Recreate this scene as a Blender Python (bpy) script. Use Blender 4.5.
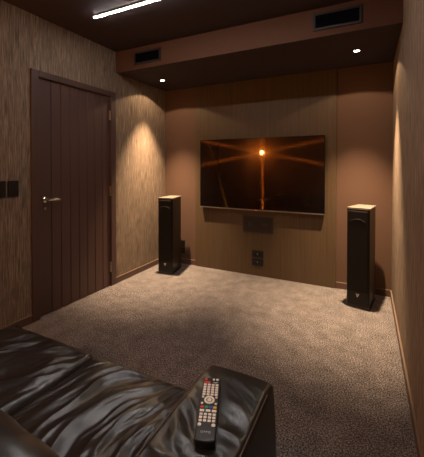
import bpy, bmesh, math, random
from mathutils import Vector, Matrix, noise

for o in list(bpy.data.objects): bpy.data.objects.remove(o)
SC = bpy.context.scene
COL = SC.collection
R = math.radians
random.seed(4)

# ---------------- camera ----------------
F_PX = 318.53; YAW = 0.47562; PITCH = -0.01485
cd = bpy.data.cameras.new('camera'); cam = bpy.data.objects.new('camera', cd); COL.objects.link(cam)
cam.location = (2.4111, 0.0, 1.2647)
cam.rotation_euler = (math.pi/2 + PITCH, 0, YAW)
cd.sensor_fit = 'HORIZONTAL'; cd.sensor_width = 36.0
cd.lens = 36.0 * F_PX / 424
cd.shift_x = (212 - 203.66) / 424
cd.shift_y = -(228.5 - 171.05) / 424
cd.clip_start = 0.02
SC.camera = cam

# ---------------- view and world ----------------
SC.view_settings.view_transform = 'Standard'
SC.view_settings.look = 'None'
SC.view_settings.gamma = 1.0
SC.view_settings.use_curve_mapping = False
SC.view_settings.exposure = 0.0
w = bpy.data.worlds.new('world'); SC.world = w; w.use_nodes = True
w.node_tree.nodes['Background'].inputs[0].default_value = (0.02, 0.014, 0.01, 1)
w.node_tree.nodes['Background'].inputs[1].default_value = 0.3

# light levels of the room's fittings and the added sofa fill
WARM = (1.0, 0.70, 0.43)
DL_WIDE, DL_BEAM = 10.0, 540.0        # bulkhead downlights: wide spill and inner beam
SOFA_FILL = 46.0                      # unseen fill light added above the sofa armrest
STRIP = 100.0                        # emission of the ceiling strip diffuser
LAMP = 950.0                        # emission of the wall lamp globe

# room dimensions (metres)
W, D, H, HB, YB, BB = 2.6236, 3.5618, 2.4925, 2.2686, 2.6269, 0.066
YR = -1.25   # wall behind the camera

# ---------------- helpers ----------------
def link(name, me, mat=None, parent=None, loc=None, smooth=False):
    o = bpy.data.objects.new(name, me); COL.objects.link(o)
    if mat: me.materials.append(mat)
    if parent: o.parent = parent
    if loc: o.location = loc
    if smooth:
        for p in me.polygons: p.use_smooth = True
    return o
def obj(name, bm, mat=None, parent=None, loc=None, smooth=False):
    me = bpy.data.meshes.new(name); bmesh.ops.recalc_face_normals(bm, faces=bm.faces)
    bm.to_mesh(me); bm.free()
    return link(name, me, mat, parent, loc, smooth)
def thing(name, label, cat, loc=(0, 0, 0), rot=(0, 0, 0), group=None):
    o = bpy.data.objects.new(name, None); COL.objects.link(o)
    o.empty_display_size = 0.05
    o.location = loc; o.rotation_euler = rot
    o['label'] = label; o['category'] = cat
    if group: o['group'] = group
    return o
def tag(o, label, cat, group=None):
    o['label'] = label; o['category'] = cat
    if group: o['group'] = group
    return o
def struct(name, bm, mat, parent=None, smooth=False):
    o = obj(name, bm, mat, parent, smooth=smooth)
    if parent is None: o['kind'] = 'structure'
    return o
def BM(): return bmesh.new()
def box(bm, x0, x1, y0, y1, z0, z1, bev=0.0, seg=2):
    t = bmesh.new(); bmesh.ops.create_cube(t, size=1)
    for v in t.verts:
        v.co = Vector((x0 + (v.co.x + .5) * (x1 - x0), y0 + (v.co.y + .5) * (y1 - y0), z0 + (v.co.z + .5) * (z1 - z0)))
    if bev: bmesh.ops.bevel(t, geom=t.edges[:], offset=bev, segments=seg, affect='EDGES', profile=.5)
    me = bpy.data.meshes.new('t'); t.to_mesh(me); t.free(); bm.from_mesh(me); bpy.data.meshes.remove(me)
    return bm
def cyl(bm, c, axis, r, h, seg=32, r2=None, bev=0.0):
    """cylinder starting at c and running h along axis"""
    t = bmesh.new()
    bmesh.ops.create_cone(t, cap_ends=True, segments=seg, radius1=r, radius2=r if r2 is None else r2, depth=h)
    if bev:
        ed = [e for e in t.edges if len(e.link_faces) == 2 and abs(e.link_faces[0].normal.dot(e.link_faces[1].normal)) < .3]
        bmesh.ops.bevel(t, geom=ed, offset=bev, segments=3, affect='EDGES')
    a = Vector(axis).normalized()
    M = Matrix.Translation(Vector(c) + a * h / 2) @ Vector((0, 0, 1)).rotation_difference(a).to_matrix().to_4x4()
    t.transform(M)
    me = bpy.data.meshes.new('t'); t.to_mesh(me); t.free(); bm.from_mesh(me); bpy.data.meshes.remove(me)
    return bm
def ring(bm, c, axis, r0, r1, h, seg=40):
    a = Vector(axis).normalized(); q = Vector((0, 0, 1)).rotation_difference(a)
    rows = []
    for (r, z) in ((r0, 0), (r1, 0), (r1, h), (r0, h)):
        rows.append([bm.verts.new(Vector(c) + q @ Vector((r*math.cos(2*math.pi*i/seg), r*math.sin(2*math.pi*i/seg), z))) for i in range(seg)])
    for k in range(4):
        A, B = rows[k], rows[(k+1) % 4]
        for i in range(seg): bm.faces.new((A[i], A[(i+1) % seg], B[(i+1) % seg], B[i]))
    return bm
def tube(bm, pts, r, seg=10):
    pts = [Vector(p) for p in pts]; rows = []
    for i, p in enumerate(pts):
        d = (pts[min(i+1, len(pts)-1)] - pts[max(i-1, 0)]).normalized()
        ref = Vector((0, 0, 1)) if abs(d.z) < .9 else Vector((1, 0, 0))
        a = d.cross(ref).normalized(); b = d.cross(a)
        rows.append([bm.verts.new(p + r*(a*math.cos(2*math.pi*k/seg) + b*math.sin(2*math.pi*k/seg))) for k in range(seg)])
    for A, B in zip(rows, rows[1:]):
        for k in range(seg): bm.faces.new((A[k], A[(k+1) % seg], B[(k+1) % seg], B[k]))
    bm.faces.new(rows[0]); bm.faces.new(rows[-1])
    return bm
def prism(bm, outline, z0, z1):
    a = [bm.verts.new((x, y, z0)) for x, y in outline]; b = [bm.verts.new((x, y, z1)) for x, y in outline]
    n = len(a); bm.faces.new(a); bm.faces.new(b)
    for i in range(n): bm.faces.new((a[i], a[(i+1) % n], b[(i+1) % n], b[i]))
    return bm
def lathe(bm, prof, c=(0, 0, 0), seg=32):
    rows = []
    for r, z in prof:
        rows.append([bm.verts.new((c[0] + r*math.cos(2*math.pi*i/seg), c[1] + r*math.sin(2*math.pi*i/seg), c[2] + z)) for i in range(seg)])
    for A, B in zip(rows, rows[1:]):
        for i in range(seg): bm.faces.new((A[i], A[(i+1) % seg], B[(i+1) % seg], B[i]))
    bm.faces.new(rows[0]); bm.faces.new(rows[-1])
    return bm
def soft_box(bm, lo, hi, r, n, disp=None):
    """closed rounded box with a dense skin; disp(p, normal) -> new point"""
    lo = Vector(lo); hi = Vector(hi); cache = {}
    def coord(k, i):  # denser near the rounded edges
        a, b = lo[k], hi[k]
        return a + (b - a) * i / n[k]
    def vert(i, j, k):
        key = (i, j, k)
        if key in cache: return cache[key]
        p = Vector((coord(0, i), coord(1, j), coord(2, k)))
        q = Vector([min(max(p[a], lo[a] + r), hi[a] - r) for a in range(3)])
        d = p - q
        if d.length > 1e-9:
            # spread the cube surface on the rounded surface
            d = d.normalized(); p = q + d * r
        nr = d if d.length > 0 else Vector((0, 0, 1))
        if disp: p = disp(p, nr)
        cache[key] = bm.verts.new(p); return cache[key]
    nx, ny, nz = n
    def face(*ks): bm.faces.new([vert(*k) for k in ks])
    for i in range(nx):
        for j in range(ny):
            face((i, j, nz), (i+1, j, nz), (i+1, j+1, nz), (i, j+1, nz)); face((i, j, 0), (i, j+1, 0), (i+1, j+1, 0), (i+1, j, 0))
    for i in range(nx):
        for k in range(nz):
            face((i, 0, k), (i+1, 0, k), (i+1, 0, k+1), (i, 0, k+1)); face((i, ny, k), (i, ny, k+1), (i+1, ny, k+1), (i+1, ny, k))
    for j in range(ny):
        for k in range(nz):
            face((0, j, k), (0, j, k+1), (0, j+1, k+1), (0, j+1, k)); face((nx, j, k), (nx, j+1, k), (nx, j+1, k+1), (nx, j, k+1))
    return bm

# ---------------- materials ----------------
def mat(name, col, rough=.5, metal=0.0, spec=.5, coat=0.0, emit=None, es=0.0):
    m = bpy.data.materials.new(name); m.use_nodes = True
    b = m.node_tree.nodes['Principled BSDF']
    b.inputs['Base Color'].default_value = (*col, 1); b.inputs['Roughness'].default_value = rough
    b.inputs['Metallic'].default_value = metal; b.inputs['Specular IOR Level'].default_value = spec
    b.inputs['Coat Weight'].default_value = coat
    if emit: b.inputs['Emission Color'].default_value = (*emit, 1); b.inputs['Emission Strength'].default_value = es
    return m
def nodes(m): return m.node_tree.nodes, m.node_tree.links, m.node_tree.nodes['Principled BSDF']
def mapping(m, scale, rot=(0, 0, 0)):
    N, L, b = nodes(m); tc = N.new('ShaderNodeTexCoord'); mp = N.new('ShaderNodeMapping')
    mp.inputs['Scale'].default_value = scale; mp.inputs['Rotation'].default_value = rot
    L.new(tc.outputs['Object'], mp.inputs['Vector']); return mp.outputs['Vector']
def noise_tex(m, vec, scale=1.0, detail=3.0, rough=.6):
    N, L, b = nodes(m); n = N.new('ShaderNodeTexNoise'); n.inputs['Scale'].default_value = scale
    n.inputs['Detail'].default_value = detail; n.inputs['Roughness'].default_value = rough
    L.new(vec, n.inputs['Vector']); return n.outputs['Fac']
def ramp(m, fac, stops):
    N, L, b = nodes(m); r = N.new('ShaderNodeValToRGB'); el = r.color_ramp.elements
    while len(el) < len(stops): el.new(.5)
    for e, (p, c) in zip(el, stops): e.position = p; e.color = (*c, 1)
    L.new(fac, r.inputs['Fac']); return r.outputs['Color']
def mixc(m, fac, a, b_, mode='MIX'):
    N, L, b = nodes(m); x = N.new('ShaderNodeMix'); x.data_type = 'RGBA'; x.blend_type = mode
    if hasattr(fac, 'name'): L.new(fac, x.inputs['Factor'])
    else: x.inputs['Factor'].default_value = fac
    for s, v in ((x.inputs['A'], a), (x.inputs['B'], b_)):
        if hasattr(v, 'name'): L.new(v, s)
        else: s.default_value = (*v, 1)
    return x.outputs['Result']
def bump(m, h, strength=.3, dist=.002):
    N, L, b = nodes(m); n = N.new('ShaderNodeBump'); n.inputs['Strength'].default_value = strength
    n.inputs['Distance'].default_value = dist; L.new(h, n.inputs['Height']); L.new(n.outputs['Normal'], b.inputs['Normal'])

# grasscloth wallpaper: fine vertical fibres
M_paper = mat('woven_wallpaper', (.2, .14, .09), .85, spec=.25)
N, L, B = nodes(M_paper)
v1 = mapping(M_paper, (130, 130, 5.5)); f1 = noise_tex(M_paper, v1, 1, 3, .65)
v2 = mapping(M_paper, (280, 280, 14)); f2 = noise_tex(M_paper, v2, 1, 2, .6)
c1 = ramp(M_paper, f1, [(.33, (.115, .083, .058)), (.5, (.235, .171, .122)), (.68, (.40, .30, .217))])
c2 = ramp(M_paper, f2, [(.3, (.68, .68, .68)), (.7, (1.22, 1.2, 1.18))])
f3 = noise_tex(M_paper, mapping(M_paper, (26, 26, 1.1)), 1, 3, .6)
c3 = ramp(M_paper, f3, [(.3, (.86, .86, .86)), (.7, (1.10, 1.10, 1.10))])
L.new(mixc(M_paper, 1.0, mixc(M_paper, 1.0, c1, c2, 'MULTIPLY'), c3, 'MULTIPLY'), B.inputs['Base Color']); bump(M_paper, f2, .5, .0015)

M_paint = mat('brown_wall_paint', (.132, .075, .050), .8, spec=.2)
v = mapping(M_paint, (30, 30, 30)); bump(M_paint, noise_tex(M_paint, v, 4, 2), .1, .0006)
M_bulk = mat('bulkhead_paint', (.100, .047, .028), .8, spec=.2)
M_ceil = mat('dark_ceiling_paint', (.048, .033, .035), .75, spec=.2)

M_panel = mat('wood_veneer_panel', (.2, .13, .08), .55, spec=.3)
N, L, B = nodes(M_panel)
fp = noise_tex(M_panel, mapping(M_panel, (150, 10, 1.7)), 1, 4, .6)
L.new(ramp(M_panel, fp, [(.3, (.076, .047, .024)), (.7, (.118, .075, .040))]), B.inputs['Base Color'])

M_carpet = mat('carpet_pile', (.2, .15, .12), .95, spec=.1)
N, L, B = nodes(M_carpet)
g1 = noise_tex(M_carpet, mapping(M_carpet, (1, 1, 1)), 130, 3, .9)
g2 = noise_tex(M_carpet, mapping(M_carpet, (1, 1, 1)), 9, 4, .65)
k1 = ramp(M_carpet, g1, [(.40, (.04, .035, .035)), (.5, (.19, .164, .157)), (.60, (.60, .53, .505))])
k2 = ramp(M_carpet, g2, [(.35, (.79, .79, .79)), (.65, (1.18, 1.18, 1.18))])
L.new(mixc(M_carpet, 1.0, k1, k2, 'MULTIPLY'), B.inputs['Base Color']); bump(M_carpet, g1, 1.0, .012)

M_door = mat('painted_door_brown', (.098, .052, .042), .5, spec=.35)
M_frame = mat('painted_frame_brown', (.088, .050, .042), .5, spec=.35)
M_base = mat('baseboard_brown', (.11, .06, .045), .45, spec=.4)
M_top_highlight = mat('baseboard_top_highlight', (.21, .145, .098), .5, spec=.3)  # highlight along the board's top edge, put into a paler colour
M_chrome = mat('polished_chrome', (.75, .72, .68), .14, 1.0)
M_brass = mat('satin_nickel', (.62, .55, .45), .3, 1.0)
M_black = mat('black_plastic', (.006, .006, .006), .4, spec=.4)
M_blackgloss = mat('gloss_black', (.006, .005, .005), .12, spec=.5)
M_vent = mat('vent_frame_brown', (.022, .016, .014), .6)
M_ventin = mat('vent_inside_black', (.002, .002, .0035), .9, spec=.1)
M_plate = mat('dark_brown_plate', (.028, .018, .014), .45)
M_plate2 = mat('dark_brown_recess', (.012, .009, .008), .5)
M_white = mat('white_light_trim', (.75, .72, .68), .4)
M_lens = mat('downlight_lens', (.9, .9, .9), .4, emit=(1, .86, .66), es=28)
M_strip = mat('strip_diffuser', (.9, .9, .9), .4, emit=(1.0, .93, .89), es=STRIP)
M_alu = mat('aluminium_profile', (.55, .55, .55), .35, 1.0)
M_grille = mat('speaker_cloth', (.014, .010, .009), .75, spec=.2)
M_lacq = mat('black_ash_cabinet', (.007, .0055, .005), .3, spec=.3)
M_glass = mat('smoked_silver_glass_top', (.30, .27, .22), .3, .25)
M_emblem = mat('silver_emblem', (.8, .77, .72), .25, .6)
M_globe = mat('lamp_globe', (.9, .8, .6), .4, emit=(1.0, .40, .09), es=LAMP)
M_led = mat('red_standby_light', (.6, .02, .01), .4, emit=(1, .04, .01), es=2.0)

# leather
M_leather = mat('dark_brown_leather', (.009, .0065, .0058), .36, spec=.55)
N, L, B = nodes(M_leather)
lf = noise_tex(M_leather, mapping(M_leather, (1, 1, 1)), 420, 2, .5); bump(M_leather, lf, .25, .0006)
B.inputs['Coat Weight'].default_value = .45; B.inputs['Coat Roughness'].default_value = .28
M_stitch = mat('leather_piping', (.05, .033, .026), .45)
M_fabric = mat('sofa_base_cloth', (.01, .008, .007), .9)

# television screen: glossy panel whose pixel grid smears reflections along fixed directions
M_screen = bpy.data.materials.new('television_glass'); M_screen.use_nodes = True
N, L = M_screen.node_tree.nodes, M_screen.node_tree.links
B = N['Principled BSDF']; out = N['Material Output']
B.inputs['Base Color'].default_value = (.004, .003, .003, 1); B.inputs['Roughness'].default_value = .045
B.inputs['Specular IOR Level'].default_value = .28
def lobe(ang, rough, aniso, col):
    g = N.new('ShaderNodeBsdfAnisotropic'); g.inputs['Color'].default_value = (*col, 1)
    g.inputs['Roughness'].default_value = rough; g.inputs['Anisotropy'].default_value = aniso
    t = N.new('ShaderNodeCombineXYZ'); t.inputs[0].default_value = math.cos(R(ang)); t.inputs[2].default_value = math.sin(R(ang))
    L.new(t.outputs[0], g.inputs['Tangent']); return g.outputs[0]
acc = B.outputs[0]
for ang, rough, an, col in ((78, .26, .95, (.022, .0095, .0024)), (102, .26, .95, (.022, .0095, .0024)), (0, .09, .96, (.008, .0035, .001)), (0, .18, .0, (.016, .007, .0016))):
    s = N.new('ShaderNodeAddShader'); L.new(acc, s.inputs[0]); L.new(lobe(ang, rough, an, col), s.inputs[1]); acc = s.outputs[0]
L.new(acc, out.inputs['Surface'])

# ---------------- room shell ----------------
struct('floor', box(BM(), -.1, W + .1, YR - .1, D + .1, -.1, 0), M_carpet)
struct('ceiling', box(BM(), -.1, W + .1, YR - .1, D + .1, H, H + .1), M_ceil)
DY0, DY1, DH = 1.700, 2.545, 2.000      # door opening
b = BM(); box(b, -.1, 0, YR - .1, DY0, 0, H); box(b, -.1, 0, DY1, D + .1, 0, H); box(b, -.1, 0, DY0, DY1, DH, H)
struct('wall_left', b, M_paper)
struct('wall_right', box(BM(), W, W + .1, YR - .1, D + .1, 0, H), M_paper)
struct('wall_back', box(BM(), 0, W, D, D + .1, 0, H), M_paint)
struct('wall_front', box(BM(), 0, W, YR - .1, YR, 0, H), M_paper)

# dropped bulkhead: painted front fascia with dark underside
b = BM(); box(b, 0, W, YB, D, HB, H)
bh = struct('ceiling_bulkhead', b, M_bulk)
bh.data.materials.append(M_ceil)
for p in bh.data.polygons:
    if p.normal.z < -.9: p.material_index = 1

# veneer panel behind the television
PX0, PX1, PT = .469, 2.124, .022
struct('trim_1', box(BM(), PX0, PX1, D - PT, D, 0, HB - .002, .002, 1), M_panel)

def baseboard(name, x0, x1, y0, y1):
    o = struct(name, box(BM(), x0, x1, y0, y1, 0, BB - .007), M_base)
    return o
T = .011
def bb(name, x0, x1, y0, y1):
    o = struct(name, box(BM(), x0, x1, y0, y1, 0, BB - .006), M_base)
    c = box(BM(), x0, x1, y0, y1, BB - .006, BB, .0015, 1)
    obj('top_edge', c, M_top_highlight, o)
FY0, FY1, FZ = 1.641, 2.604, 2.05       # architrave outline
bb('baseboard_left', 0, T, YR, FY0 - .001)
bb('baseboard_left', 0, T, FY1 + .001, D)
bb('baseboard_back', T, PX0 - .001, D - T, D)
bb('baseboard_back', PX1 + .001, W - T, D - T, D)
bb('baseboard_right', W - T, W, YR, D)
bb('baseboard_front', T, W - T, YR, YR + T)

# ---------------- door ----------------
leafY0, leafY1, LX = 1.712, 2.530, -.006
grooves = [1.828, 1.926, 2.025, 2.124, 2.222, 2.321, 2.424]
b = BM(); prof = [(LX - .038, leafY0), (LX, leafY0)]
for g in grooves: prof += [(LX, g - .0015), (LX - .009, g - .0010), (LX - .009, g - .0005), (LX, g + .012)]
prof += [(LX, leafY1), (LX - .038, leafY1)]
prism(b, prof, .008, 1.992)
door = struct('door_1', b, M_door)
b = BM()
box(b, -.09, .016, FY0, 1.7085, 0, FZ, .003, 2); box(b, -.09, .016, 2.5335, FY1, 0, FZ, .003, 2); box(b, -.09, .016, 1.7085, 2.5335, 1.996, FZ, .003, 2)
obj('door_frame', b, M_frame, door)
b = BM(); zc = .985; yc = 1.768
cyl(b, (LX, yc, zc), (1, 0, 0), .027, .009, 32, bev=.002)
cyl(b, (LX + .008, yc, zc), (1, 0, 0), .010, .040, 20)
tube(b, [(LX + .048, yc - .010, zc), (LX + .050, yc + .015, zc), (LX + .050, yc + .06, zc - .001), (LX + .047, yc + .105, zc - .003), (LX + .040, yc + .128, zc - .004)], .0105, 14)
dh = obj('door_handle', b, M_chrome, door, smooth=True)
b = BM(); cyl(b, (LX, yc, zc - .075), (1, 0, 0), .012, .006, 24, bev=.0015)
obj('lock_cylinder', b, M_chrome, door)
for z0, z1 in ((1.752, 1.846), (.955, 1.056), (.152, .254)):
    b = BM(); cyl(b, (.004, 2.5318, z0), (0, 0, 1), .0065, z1 - z0, 16)
    cyl(b, (.004, 2.5318, z0 - .004), (0, 0, 1), .0045, z1 - z0 + .008, 12)
    box(b, LX - .002, LX + .0012, 2.524, 2.5318, z0, z1)
    obj('hinge', b, M_brass, door)

# ---------------- air vents ----------------
def vent(x0, x1, z0, z1, label):
    t = thing('air_vent', label, 'air vent', ((x0 + x1)/2, YB, (z0 + z1)/2), group='grilles in the bulkhead')
    hw, hh = (x1 - x0)/2, (z1 - z0)/2; fw = .02
    b = BM()
    for a in ((-hw, hw, -hh, -hh + fw), (-hw, hw, hh - fw, hh), (-hw, -hw + fw, -hh + fw, hh - fw), (hw - fw, hw, -hh + fw, hh - fw)):
        box(b, a[0], a[1], -.012, 0, a[2], a[3], .002, 1)
    obj('frame', b, M_vent, t)
    obj('backing', box(BM(), -hw + fw, hw - fw, -.002, -.0005, -hh + fw, hh - fw), M_ventin, t)
    n = 6
    for i in range(n):
        z = -hh + fw + (i + .5) * (2*hh - 2*fw) / n
        s = box(BM(), -hw + fw, hw - fw, -.005, .005, -.0012, .0012)
        s.transform(Matrix.Translation((0, -.0065, z)) @ Matrix.Rotation(R(35), 4, 'X'))
        obj('slat', s, M_ventin, t)
vent(.247, .583, 2.3125, 2.444, 'dark slatted air vent in bulkhead above the door end of the room')
vent(2.021, 2.3685, 2.319, 2.455, 'dark slatted air vent in bulkhead next to the right papered wall')

# ---------------- downlights ----------------
def downlight(x, y, z, label, wide, beam, group=None, bang=64, col=WARM):
    t = thing('downlight', label, 'downlight', (x, y, z), group=group)
    b = BM(); ring(b, (0, 0, -.004), (0, 0, 1), .024, .034, .004); obj('trim_ring', b, M_ceil, t)
    b = BM(); cyl(b, (0, 0, -.0025), (0, 0, 1), .023, .0020, 32); obj('lens', b, M_lens, t)
    for e, ang, bl, rad, nm in ((wide, 128, .10, .012, 'spill'), (beam, bang, 1.0, .02, 'beam')):
        ld = bpy.data.lights.new('downlight_' + nm, 'SPOT'); ld.energy = e; ld.color = col; ld.spot_size = R(ang); ld.spot_blend = bl
        ld.shadow_soft_size = rad
        lo = bpy.data.objects.new('downlight_' + nm, ld); COL.objects.link(lo); lo.parent = t; lo.location = (0, 0, -.012 - rad*0)
downlight(.274, 3.098, HB, 'small lit downlight in bulkhead underside above the left speaker', DL_WIDE, DL_BEAM)
downlight(2.319, 3.080, HB, 'small lit downlight in bulkhead underside above the right speaker', DL_WIDE, DL_BEAM)

downlight(1.95, .42, H, 'unseen fill light added above the armrest of the leather sofa', .3, SOFA_FILL, None, 62, (1, .86, .74))  # added out of view to brighten the remote and armrest

# ceiling strip light
t = thing('strip_light', 'long thin white linear light on the dark ceiling', 'light', (1.30, 1.922, H))
SL0, SL1 = -.885, .885
obj('housing', box(BM(), SL0 - .004, SL1 + .004, -.013, .013, -.012, 0, .002, 1), M_alu, t)
obj('diffuser', box(BM(), SL0, SL1, -.009, .009, -.016, -.0125, .001, 1), M_strip, t)

# warm lamp on the left wall behind the viewer, seen as the orange glow in the television
t = thing('wall_lamp', 'small warm globe wall lamp mirrored as an orange glow in the television', 'lamp', (0, -.13, 1.581))
b = BM(); cyl(b, (0, 0, 0), (1, 0, 0), .045, .012, 32, bev=.003); tube(b, [(.01, 0, 0), (.08, 0, -.0), (.22, 0, .0)], .008); obj('bracket', b, M_brass, t)
b = BM(); bmesh.ops.create_uvsphere(b, u_segments=32, v_segments=20, radius=.035); b.transform(Matrix.Translation((.25, 0, 0)))
obj('globe', b, M_globe, t, smooth=True)

# ---------------- television ----------------
TX0, TX1, TZ0, TZ1, TY = .5646, 2.0178, .759, 1.588, D - .07
t = thing('television', 'large black flat television wall mounted on the wood veneer panel', 'television', ((TX0 + TX1)/2, D - PT, TZ0))
hw = (TX1 - TX0)/2; hh = TZ1 - TZ0; fy = TY - (D - PT)
b = BM(); box(b, -hw, hw, fy + .006, fy + .030, .008, hh, .003, 2)
obj('casing', b, M_black, t)
b = BM(); box(b, -hw*.72, hw*.72, fy + .030, -.0, hh*.18, hh*.75, .004, 2); obj('wall_bracket', b, M_black, t)
b = BM(); bz = .010
box(b, -hw, hw, fy, fy + .006, hh - bz, hh, .001, 1); box(b, -hw, -hw + bz, fy, fy + .006, .014, hh - bz, .001, 1); box(b, hw - bz, hw, fy, fy + .006, .014, hh - bz, .001, 1)
obj('bezel', b, M_blackgloss, t)
obj('bottom_trim', box(BM(), -hw, hw, fy - .002, fy + .010, 0, .012, .002, 2), mat('brushed_silver', (.42, .38, .34), .3, .9), t)
obj('screen', box(BM(), -hw + bz, hw - bz, fy + .002, fy + .0055, .012, hh - bz), M_screen, t)
obj('standby_light', box(BM(), -.018, -.008, fy - .004, fy - .002, .003, .008), M_led, t)

# ---------------- wall plates ----------------
# wide connection plate under the television
t = thing('connection_plate', 'wide dark rectangular plate with two round knobs just under the television', 'wall plate', (1.289, D - PT, .598))
b = BM(); box(b, -.180, .180, -.010, 0, -.096, .096, .003, 2); obj('plate', b, M_plate, t)
obj('recess_panel', box(BM(), -.160, .160, -.0125, -.010, -.078, .078, .001, 1), M_plate2, t)
for sx in (-.09, .09):
    b = BM(); ring(b, (sx, -.0125, 0), (0, -1, 0), .018, .026, .005, 28); cyl(b, (sx, -.0125, 0), (0, -1, 0), .014, .009, 24, bev=.002)
    obj('round_socket', b, M_plate, t)

def socket(x, z, y, label, group, w_=.135, h_=.08, dots=True):
    t = thing('wall_socket', label, 'socket', (x, y, z), group=group)
    obj('plate', box(BM(), -w_/2, w_/2, -.009, 0, -h_/2, h_/2, .003, 2), M_black, t)
    if dots:
        for sx in (-.03, .03):
            b = BM(); box(b, sx - .009, sx + .009, -.0105, -.009, -.014, .014, .0005, 1); obj('rocker', b, M_blackgloss, t)
        b = BM(); cyl(b, (0, -.009, .0), (0, -1, 0), .005, .003, 12); obj('screw_cap', b, M_alu, t)
    return t
socket(1.289, .255, D - PT, 'upper black double socket low on the panel under the television', 'sockets on the panel')
socket(1.289, .160, D - PT, 'lower black double socket low on the panel under the television', 'sockets on the panel')
socket(.243, .262, D, 'upper black wall socket behind the left speaker', 'sockets behind the left speaker', w_=.125)
socket(.243, .170, D, 'lower black wall socket behind the left speaker', 'sockets behind the left speaker', w_=.125, dots=False)

def switch(y, label):
    t = thing('light_switch', label, 'switch', (0, y, 1.094), group='switches beside the door')
    obj('plate', box(BM(), 0, .009, -.041, .041, -.062, .062, .003, 2), M_black, t)
    for sy in (-.018, .018):
        obj('rocker', box(BM(), .009, .0102, sy - .013, sy + .013, -.024, .024, .0005, 1), M_black, t)
switch(1.495, 'square black light switch plate nearest the door frame')
switch(1.397, 'black light switch plate at the left photo edge, further from the door')

# ---------------- speakers ----------------
def speaker_outline(w, bw, d, r=.018, off=0.0):
    """front at y=0 (bowed), back at y=d; counter-clockwise"""
    pts = []
    w2, b2 = w/2 + off, bw/2 + off
    def corner(cx, cy, a0, a1, rr, n=6):
        for i in range(n + 1):
            a = R(a0 + (a1 - a0)*i/n); pts.append((cx + rr*math.cos(a), cy + rr*math.sin(a)))
    corner(-w2 + r, r - off, 180, 270, r); corner(w2 - r, r - off, 270, 360, r)
    corner(b2 - r, d - r + off, 0, 90, r); corner(-b2 + r, d - r + off, 90, 180, r)
    return pts
def tri(bm, pts, y0, y1):
    a = [bm.verts.new((x, y0, z)) for x, z in pts]; b2 = [bm.verts.new((x, y1, z)) for x, z in pts]
    n = len(a); bm.faces.new(a); bm.faces.new(b2)
    for i in range(n): bm.faces.new((a[i], a[(i+1) % n], b2[(i+1) % n], b2[i]))
def speaker(x, y, ang, label, bw=.15, w=.19):
    t = thing('floor_speaker', label, 'speaker', (x, y, 0), (0, 0, R(ang)), group='floor standing speakers')
    d = .30; h = .882
    obj('plinth', prism(BM(), speaker_outline(w + .012, bw + .01, d + .01, .03, 0.0), 0.006, .026), M_blackgloss, t)
    for sx, sy in ((-1, .035), (1, .035), (-.75, d - .03), (.75, d - .03)):
        b = BM(); cyl(b, (sx*.07, sy, 0), (0, 0, 1), .008, .007, 12); obj('foot', b, M_black, t)
    obj('cabinet', prism(BM(), speaker_outline(w, bw, d), .026, h), M_lacq, t)
    b = BM(); box(b, -w/2 + .012, w/2 - .012, -.010, .0, .15, h - .015, .004, 3); obj('grille', b, M_grille, t)
    # arched seam around the tweeter near the grille's top
    b = BM(); pts = [(-.066 + .132*i/16, -.0105, h - .115 + .030*math.sin(math.pi*i/16)**.7) for i in range(17)]
    tube(b, pts, .0016, 8); obj('tweeter_arch', b, M_plate, t)
    obj('top_plate', prism(BM(), speaker_outline(w + .006, bw + .006, d + .004, .014), h, h + .014), M_glass, t)
    b = BM(); tri(b, [(-.015, .130), (.015, .130), (0, .098)], -.003, .0); em = obj('emblem', b, M_emblem, t)
    b = BM(); tri(b, [(-.0065, .126), (.0065, .126), (0, .113)], -.0036, -.003); obj('emblem_cut', b, M_grille, em)
speaker(.305, 3.100, 6, 'black floor standing speaker in the left corner beside the papered wall', .14)
speaker(2.337, 3.130, -14, 'black floor standing speaker in the right corner of the room', .15)

# ---------------- sofa ----------------
SX0, SXM, SX1 = .70, 1.318, 1.932
SY0, SY1 = .28, 1.055
sofa = thing('leather_sofa', 'dark brown wrinkled leather sofa in the foreground facing the television', 'sofa', (1.32, .45, 0))
OFF = Vector((-1.32, -.45, 0))
def rot2(x, y, deg):
    a = R(deg); return x*math.cos(a) + y*math.sin(a), -x*math.sin(a) + y*math.cos(a)
def folds(x, y, seed, deg):
    """height of soft leather folds, elongated along direction deg"""
    wx = x + .05*noise.noise(Vector((x*5, y*5, seed))); wy = y + .05*noise.noise(Vector((x*5, y*5, seed + 7)))
    u, v = rot2(wx, wy, deg)          # u along, v across
    n1 = noise.noise(Vector((u*3.2, v*12, seed + 1.3)))
    n2 = noise.noise(Vector((u*7.0, v*30, seed + 5.1)))
    m = .5 + .5*noise.noise(Vector((x*4, y*4, seed + 11)))*1.6
    m = max(0, min(1, m))
    n3 = noise.noise(Vector((u*11, v*60, seed + 8.7)))
    return (1 - abs(n1)*2.2)*.62 + m*(1 - abs(n2)*2.0)*.32 + m*(1 - abs(n3)*2)*.07
def seat_disp(x0, x1, seed, degf):
    xc, yc = (x0 + x1)/2, .72
    def f(p, n):
        x, y = p.x, p.y
        u = min(x - x0, x1 - x)/.06; v = min(SY1 - y, y - SY0)/.06
        e = max(0, min(1, min(u, v))); e = e*e*(3 - 2*e)
        cx = (x - (x0 + x1)/2)/((x1 - x0)/2)
        top = max(0, n.z)
        dz = top*(.018*(1 - cx**4)*min(1, max(0, (SY1 - y)/.25))**.5 + e*AMP*(folds(x - xc, y - yc, seed, degf(x, y)) - .4))
        # small puckers along the piped edges
        pk = top*(1 - e)*.0018*noise.noise(Vector((x*45, y*45, seed)))
        return p + Vector((0, 0, dz + pk))
    return f
AMP = .022
cl = seat_disp(SX0, SXM - .003, 3.0, lambda x, y: 72 + 40*(.78 - y))
cr = seat_disp(SXM + .003, SX1, 21.0, lambda x, y: 84 + 60*(.78 - y) + 12*(x - 1.6))
zt = .412
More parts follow.
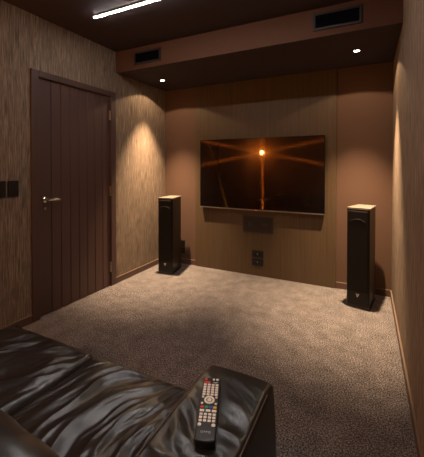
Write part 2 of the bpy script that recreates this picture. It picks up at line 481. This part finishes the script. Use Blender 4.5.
for x0, x1, f in ((SX0, SXM - .003, cl), (SXM + .003, SX1, cr)):
    b = BM(); soft_box(b, (x0, SY0, .20), (x1, SY1, zt), .028, (150, 170, 34), f)
    b.transform(Matrix.Translation(OFF)); c = obj('seat_cushion', b, M_leather, sofa, smooth=True)
    # piping along the cushion's front top edge
    pts = [f(Vector((x0 + .02 + (x1 - x0 - .04)*i/40, SY1 - .006, zt - .010)), Vector((0, .9, .3))) + Vector((0, 0, .001)) + OFF for i in range(41)]
    b = BM(); tube(b, pts, .0032, 8); obj('piping', b, M_leather, c, smooth=True)
# backrest cushions
def back_disp(x0, x1, seed):
    def f(p, n):
        cx = (p.x - (x0 + x1)/2)/((x1 - x0)/2)
        q = p.copy(); q.y += .02*max(0, n.y)*(1 - cx*cx) + .006*noise.noise(Vector((p.x*14, p.z*5, seed)))
        h = (p.z - .40)/.42
        q.y -= .10*h
        q.z -= .05*cx**4*max(0, n.z) 
        return q
    return f
BKY0, BKY1, BKZ = .20, .50, .715
for x0, x1, s in ((SX0, SXM - .003, 2.), (SXM + .003, SX1 - .02, 9.)):
    b = BM(); soft_box(b, (x0, BKY0, .40), (x1, BKY1, BKZ), .06, (60, 24, 44), back_disp(x0, x1, s))
    b.transform(Matrix.Translation(OFF)); obj('back_cushion', b, M_leather, sofa, smooth=True)
obj('base_frame', box(BM(), SX0 - .01 - 1.32, SX1 + .01 - 1.32, -.30, 1.02 - .45, .05, .22, .01, 2), M_fabric, sofa)
b = BM(); box(b, SX0 - 1.32, SX1 - 1.32, .02 - .45, .13 - .45, .05, .62, .03, 3); obj('back_frame', b, M_leather, sofa)
# arms
def arm(x0, x1, seed):
    y0, y1, z1 = .06, .968, .602
    def f(p, n):
        q = p.copy(); top = max(0, n.z)
        e = max(0, min(1, min(p.x - x0, x1 - p.x)/.045)); e = e*e*(3 - 2*e)
        fr = max(0, min(1, (y1 - p.y)/.07)); fr = fr*fr*(3 - 2*fr)
        cx = (p.x - (x0 + x1)/2)/((x1 - x0)/2)
        wr = folds(p.x*1.55, p.y*1.55, seed, -28 if p.x > (x0 + x1)/2 - .01 else 150)
        near = max(0, min(1, (.86 - p.y)/.12))
        # the leather lies flat where the remote control presses on it
        d = Vector((p.x - 2.038, p.y - .7545)); ux, uy = rot2(d.x, d.y, 111)
        flat = max(0, min(1, (max(abs(ux) - .118, abs(uy) - .028))/.02))
        e *= flat
        q.z += top*(.006*(1 - cx*cx) - .006*(1 - fr)) + top*e*fr*.011*(wr - .45)*(.2 + .8*near)
        q.x += n.x*.010*math.sin(max(0, min(1, (p.z - .12)/.46))*math.pi)
        return q
    b = BM(); soft_box(b, (x0, y0, .05), (x1, y1, z1), .017, (70, 190, 60), f)
    b.transform(Matrix.Translation(OFF)); a = obj('armrest', b, M_leather, sofa, smooth=True)
    for xs, sg in ((x0 + .005, -1), (x1 - .005, 1)):
        pts = [Vector((xs, y0 + .03 + (y1 - .012 - y0 - .03)*i/30, z1 - .006 - (.010 if i > 28 else 0))) + OFF for i in range(31)]
        b = BM(); tube(b, pts, .0034, 8); obj('piping', b, M_stitch, a, smooth=True)
    return a
arm(1.937, 2.160, 5.0)
arm(SX0 - .235, SX0 - .004, 8.0)
for x in (SX0 - .20, SX1 + .20):
    for y in (.12, .86):
        b = BM(); cyl(b, (x - 1.32, y - .45, 0), (0, 0, 1), .022, .055, 20, bev=.004); obj('foot', b, M_black, sofa)

# ---------------- remote control ----------------
# frame: x across (left to right), y towards the top end
A_ = Vector((2.0775, .652)); B_ = Vector((1.9985, .8570))
ctr = (A_ + B_)/2; dirv = (B_ - A_); LEN = dirv.length; ang = math.atan2(dirv.y, dirv.x) - math.pi/2
arm_o = [o for o in sofa.children if o.name.startswith('armrest')][0]
def in_remote(p):
    d = Vector((p.x, p.y)) - ctr; u = d.dot(dirv.normalized()); v_ = d.x*dirv.normalized().y - d.y*dirv.normalized().x
    return abs(u) < LEN/2 + .003 and abs(v_) < .028
RZ = max(v_.co.z for v_ in arm_o.data.vertices if in_remote(v_.co + Vector((1.32, .45, 0)))) + .0004
rem = thing('remote_control', 'long black remote control with white buttons lying on the leather armrest', 'remote control', (ctr.x, ctr.y, RZ), (R(0), R(0), ang))
RW = .050; RH = .020
def rdisp(p, n):
    q = p.copy(); ty = (p.y + LEN/2)/LEN
    q.x *= 1 + .03*math.cos(ty*math.pi*2)*.3
    q.y -= .004*(1 - (p.x/(RW/2))**2) if p.y < -LEN/2 + .02 else 0
    return q
b = BM(); soft_box(b, (-RW/2, -LEN/2, 0), (RW/2, LEN/2, RH), .0045, (30, 80, 12), rdisp)
M_rem = mat('remote_body', (.022, .025, .030), .38, spec=.4)
obj('body', b, M_rem, rem, smooth=True)
M_btn = mat('white_rubber_button', (.88, .82, .76), .6)
M_btnd = mat('button_icon', (.12, .10, .10), .6)
cols = {'red_button': mat('red_rubber', (.75, .05, .03), .5), 'green_button': mat('green_rubber', (.02, .32, .12), .5), 'blue_button': mat('blue_rubber', (.02, .10, .50), .5), 'yellow_button': mat('yellow_rubber', (.85, .50, .03), .5)}
def Y(f): return LEN/2 - f*LEN       # f = 0 at the top end
def btn(name, x, f, w_, h_, m, lab=None):
    r = min(w_, h_)*.32
    o = obj(name, box(BM(), x - w_/2, x + w_/2, Y(f) - h_/2, Y(f) + h_/2, RH - .001, RH + .0014, r*.35, 2), m, rem)
    if lab: o['label'] = lab
    return o
def rbtn(name, x, f, r, m, lab=None):
    b = BM(); cyl(b, (x, Y(f), RH - .001), (0, 0, 1), r, .0026, 20, bev=.0005); o = obj(name, b, m, rem)
    if lab: o['label'] = lab
    return o
rbtn('power_button', -.0165, .052, .0040, cols['red_button'], 'round red button')
btn('source_button', -.0125, .105, .018, .0058, cols['red_button'], 'wide red button')
rbtn('round_button', .0062, .045, .0036, M_btn); rbtn('round_button', .0170, .045, .0040, M_btn)
b = BM(); tube(b, [(.006 + .011*i/8, Y(.098 + .012*math.sin(math.pi*i/8)), RH + .0004) for i in range(9)], .0009, 6); obj('curved_mark', b, M_btn, rem)
xs4 = (-.0170, -.0057, .0057, .0170)
for k, f in enumerate((.150, .195, .240, .285, .330)):
    for x in xs4:
        if k == 4 and abs(x) < .01: f2 = .332
        btn('button', x, f, .0084, .0072 if k else .0060, M_btn)
btn('button', -.0185, .376, .0060, .0058, M_btn); btn('button', .0185, .376, .0060, .0058, M_btn)
b = BM(); ring(b, (0, Y(.425), RH - .001), (0, 0, 1), .0088, .0142, .0024, 36); obj('direction_ring', b, M_btn, rem)
rbtn('enter_button', 0, .425, .0060, M_btn)
rbtn('button', -.0185, .485, .0034, M_btn); rbtn('button', .0185, .485, .0034, M_btn)
for x, n in zip(xs4, ('red_button', 'green_button', 'blue_button', 'yellow_button')): btn(n, x, .545, .0092, .0070, cols[n])
for x in (-.0160, 0, .0160): btn('wide_button', x, .600, .0120, .0070, M_btn)
for f in (.655, .702, .750):
    for x in xs4: btn('button', x, f, .0082, .0070, M_btn)
rbtn('round_button', -.0172, .808, .0050, M_btn); rbtn('round_button', .0172, .808, .0050, M_btn)
# brand lettering near the bottom end
cu = bpy.data.curves.new('lettering', 'FONT'); cu.body = 'OPPO'; cu.size = .0085; cu.align_x = 'CENTER'; cu.align_y = 'CENTER'; cu.extrude = .0002; cu.space_character = 1.25
to = bpy.data.objects.new('t', cu); COL.objects.link(to)
dg = bpy.context.evaluated_depsgraph_get(); me = bpy.data.meshes.new_from_object(to.evaluated_get(dg)); bpy.data.objects.remove(to)
me.transform(Matrix.Translation((0, Y(.905), RH + .0003)))
me.materials.clear(); link('lettering', me, mat('grey_print', (.6, .58, .56), .5), rem)
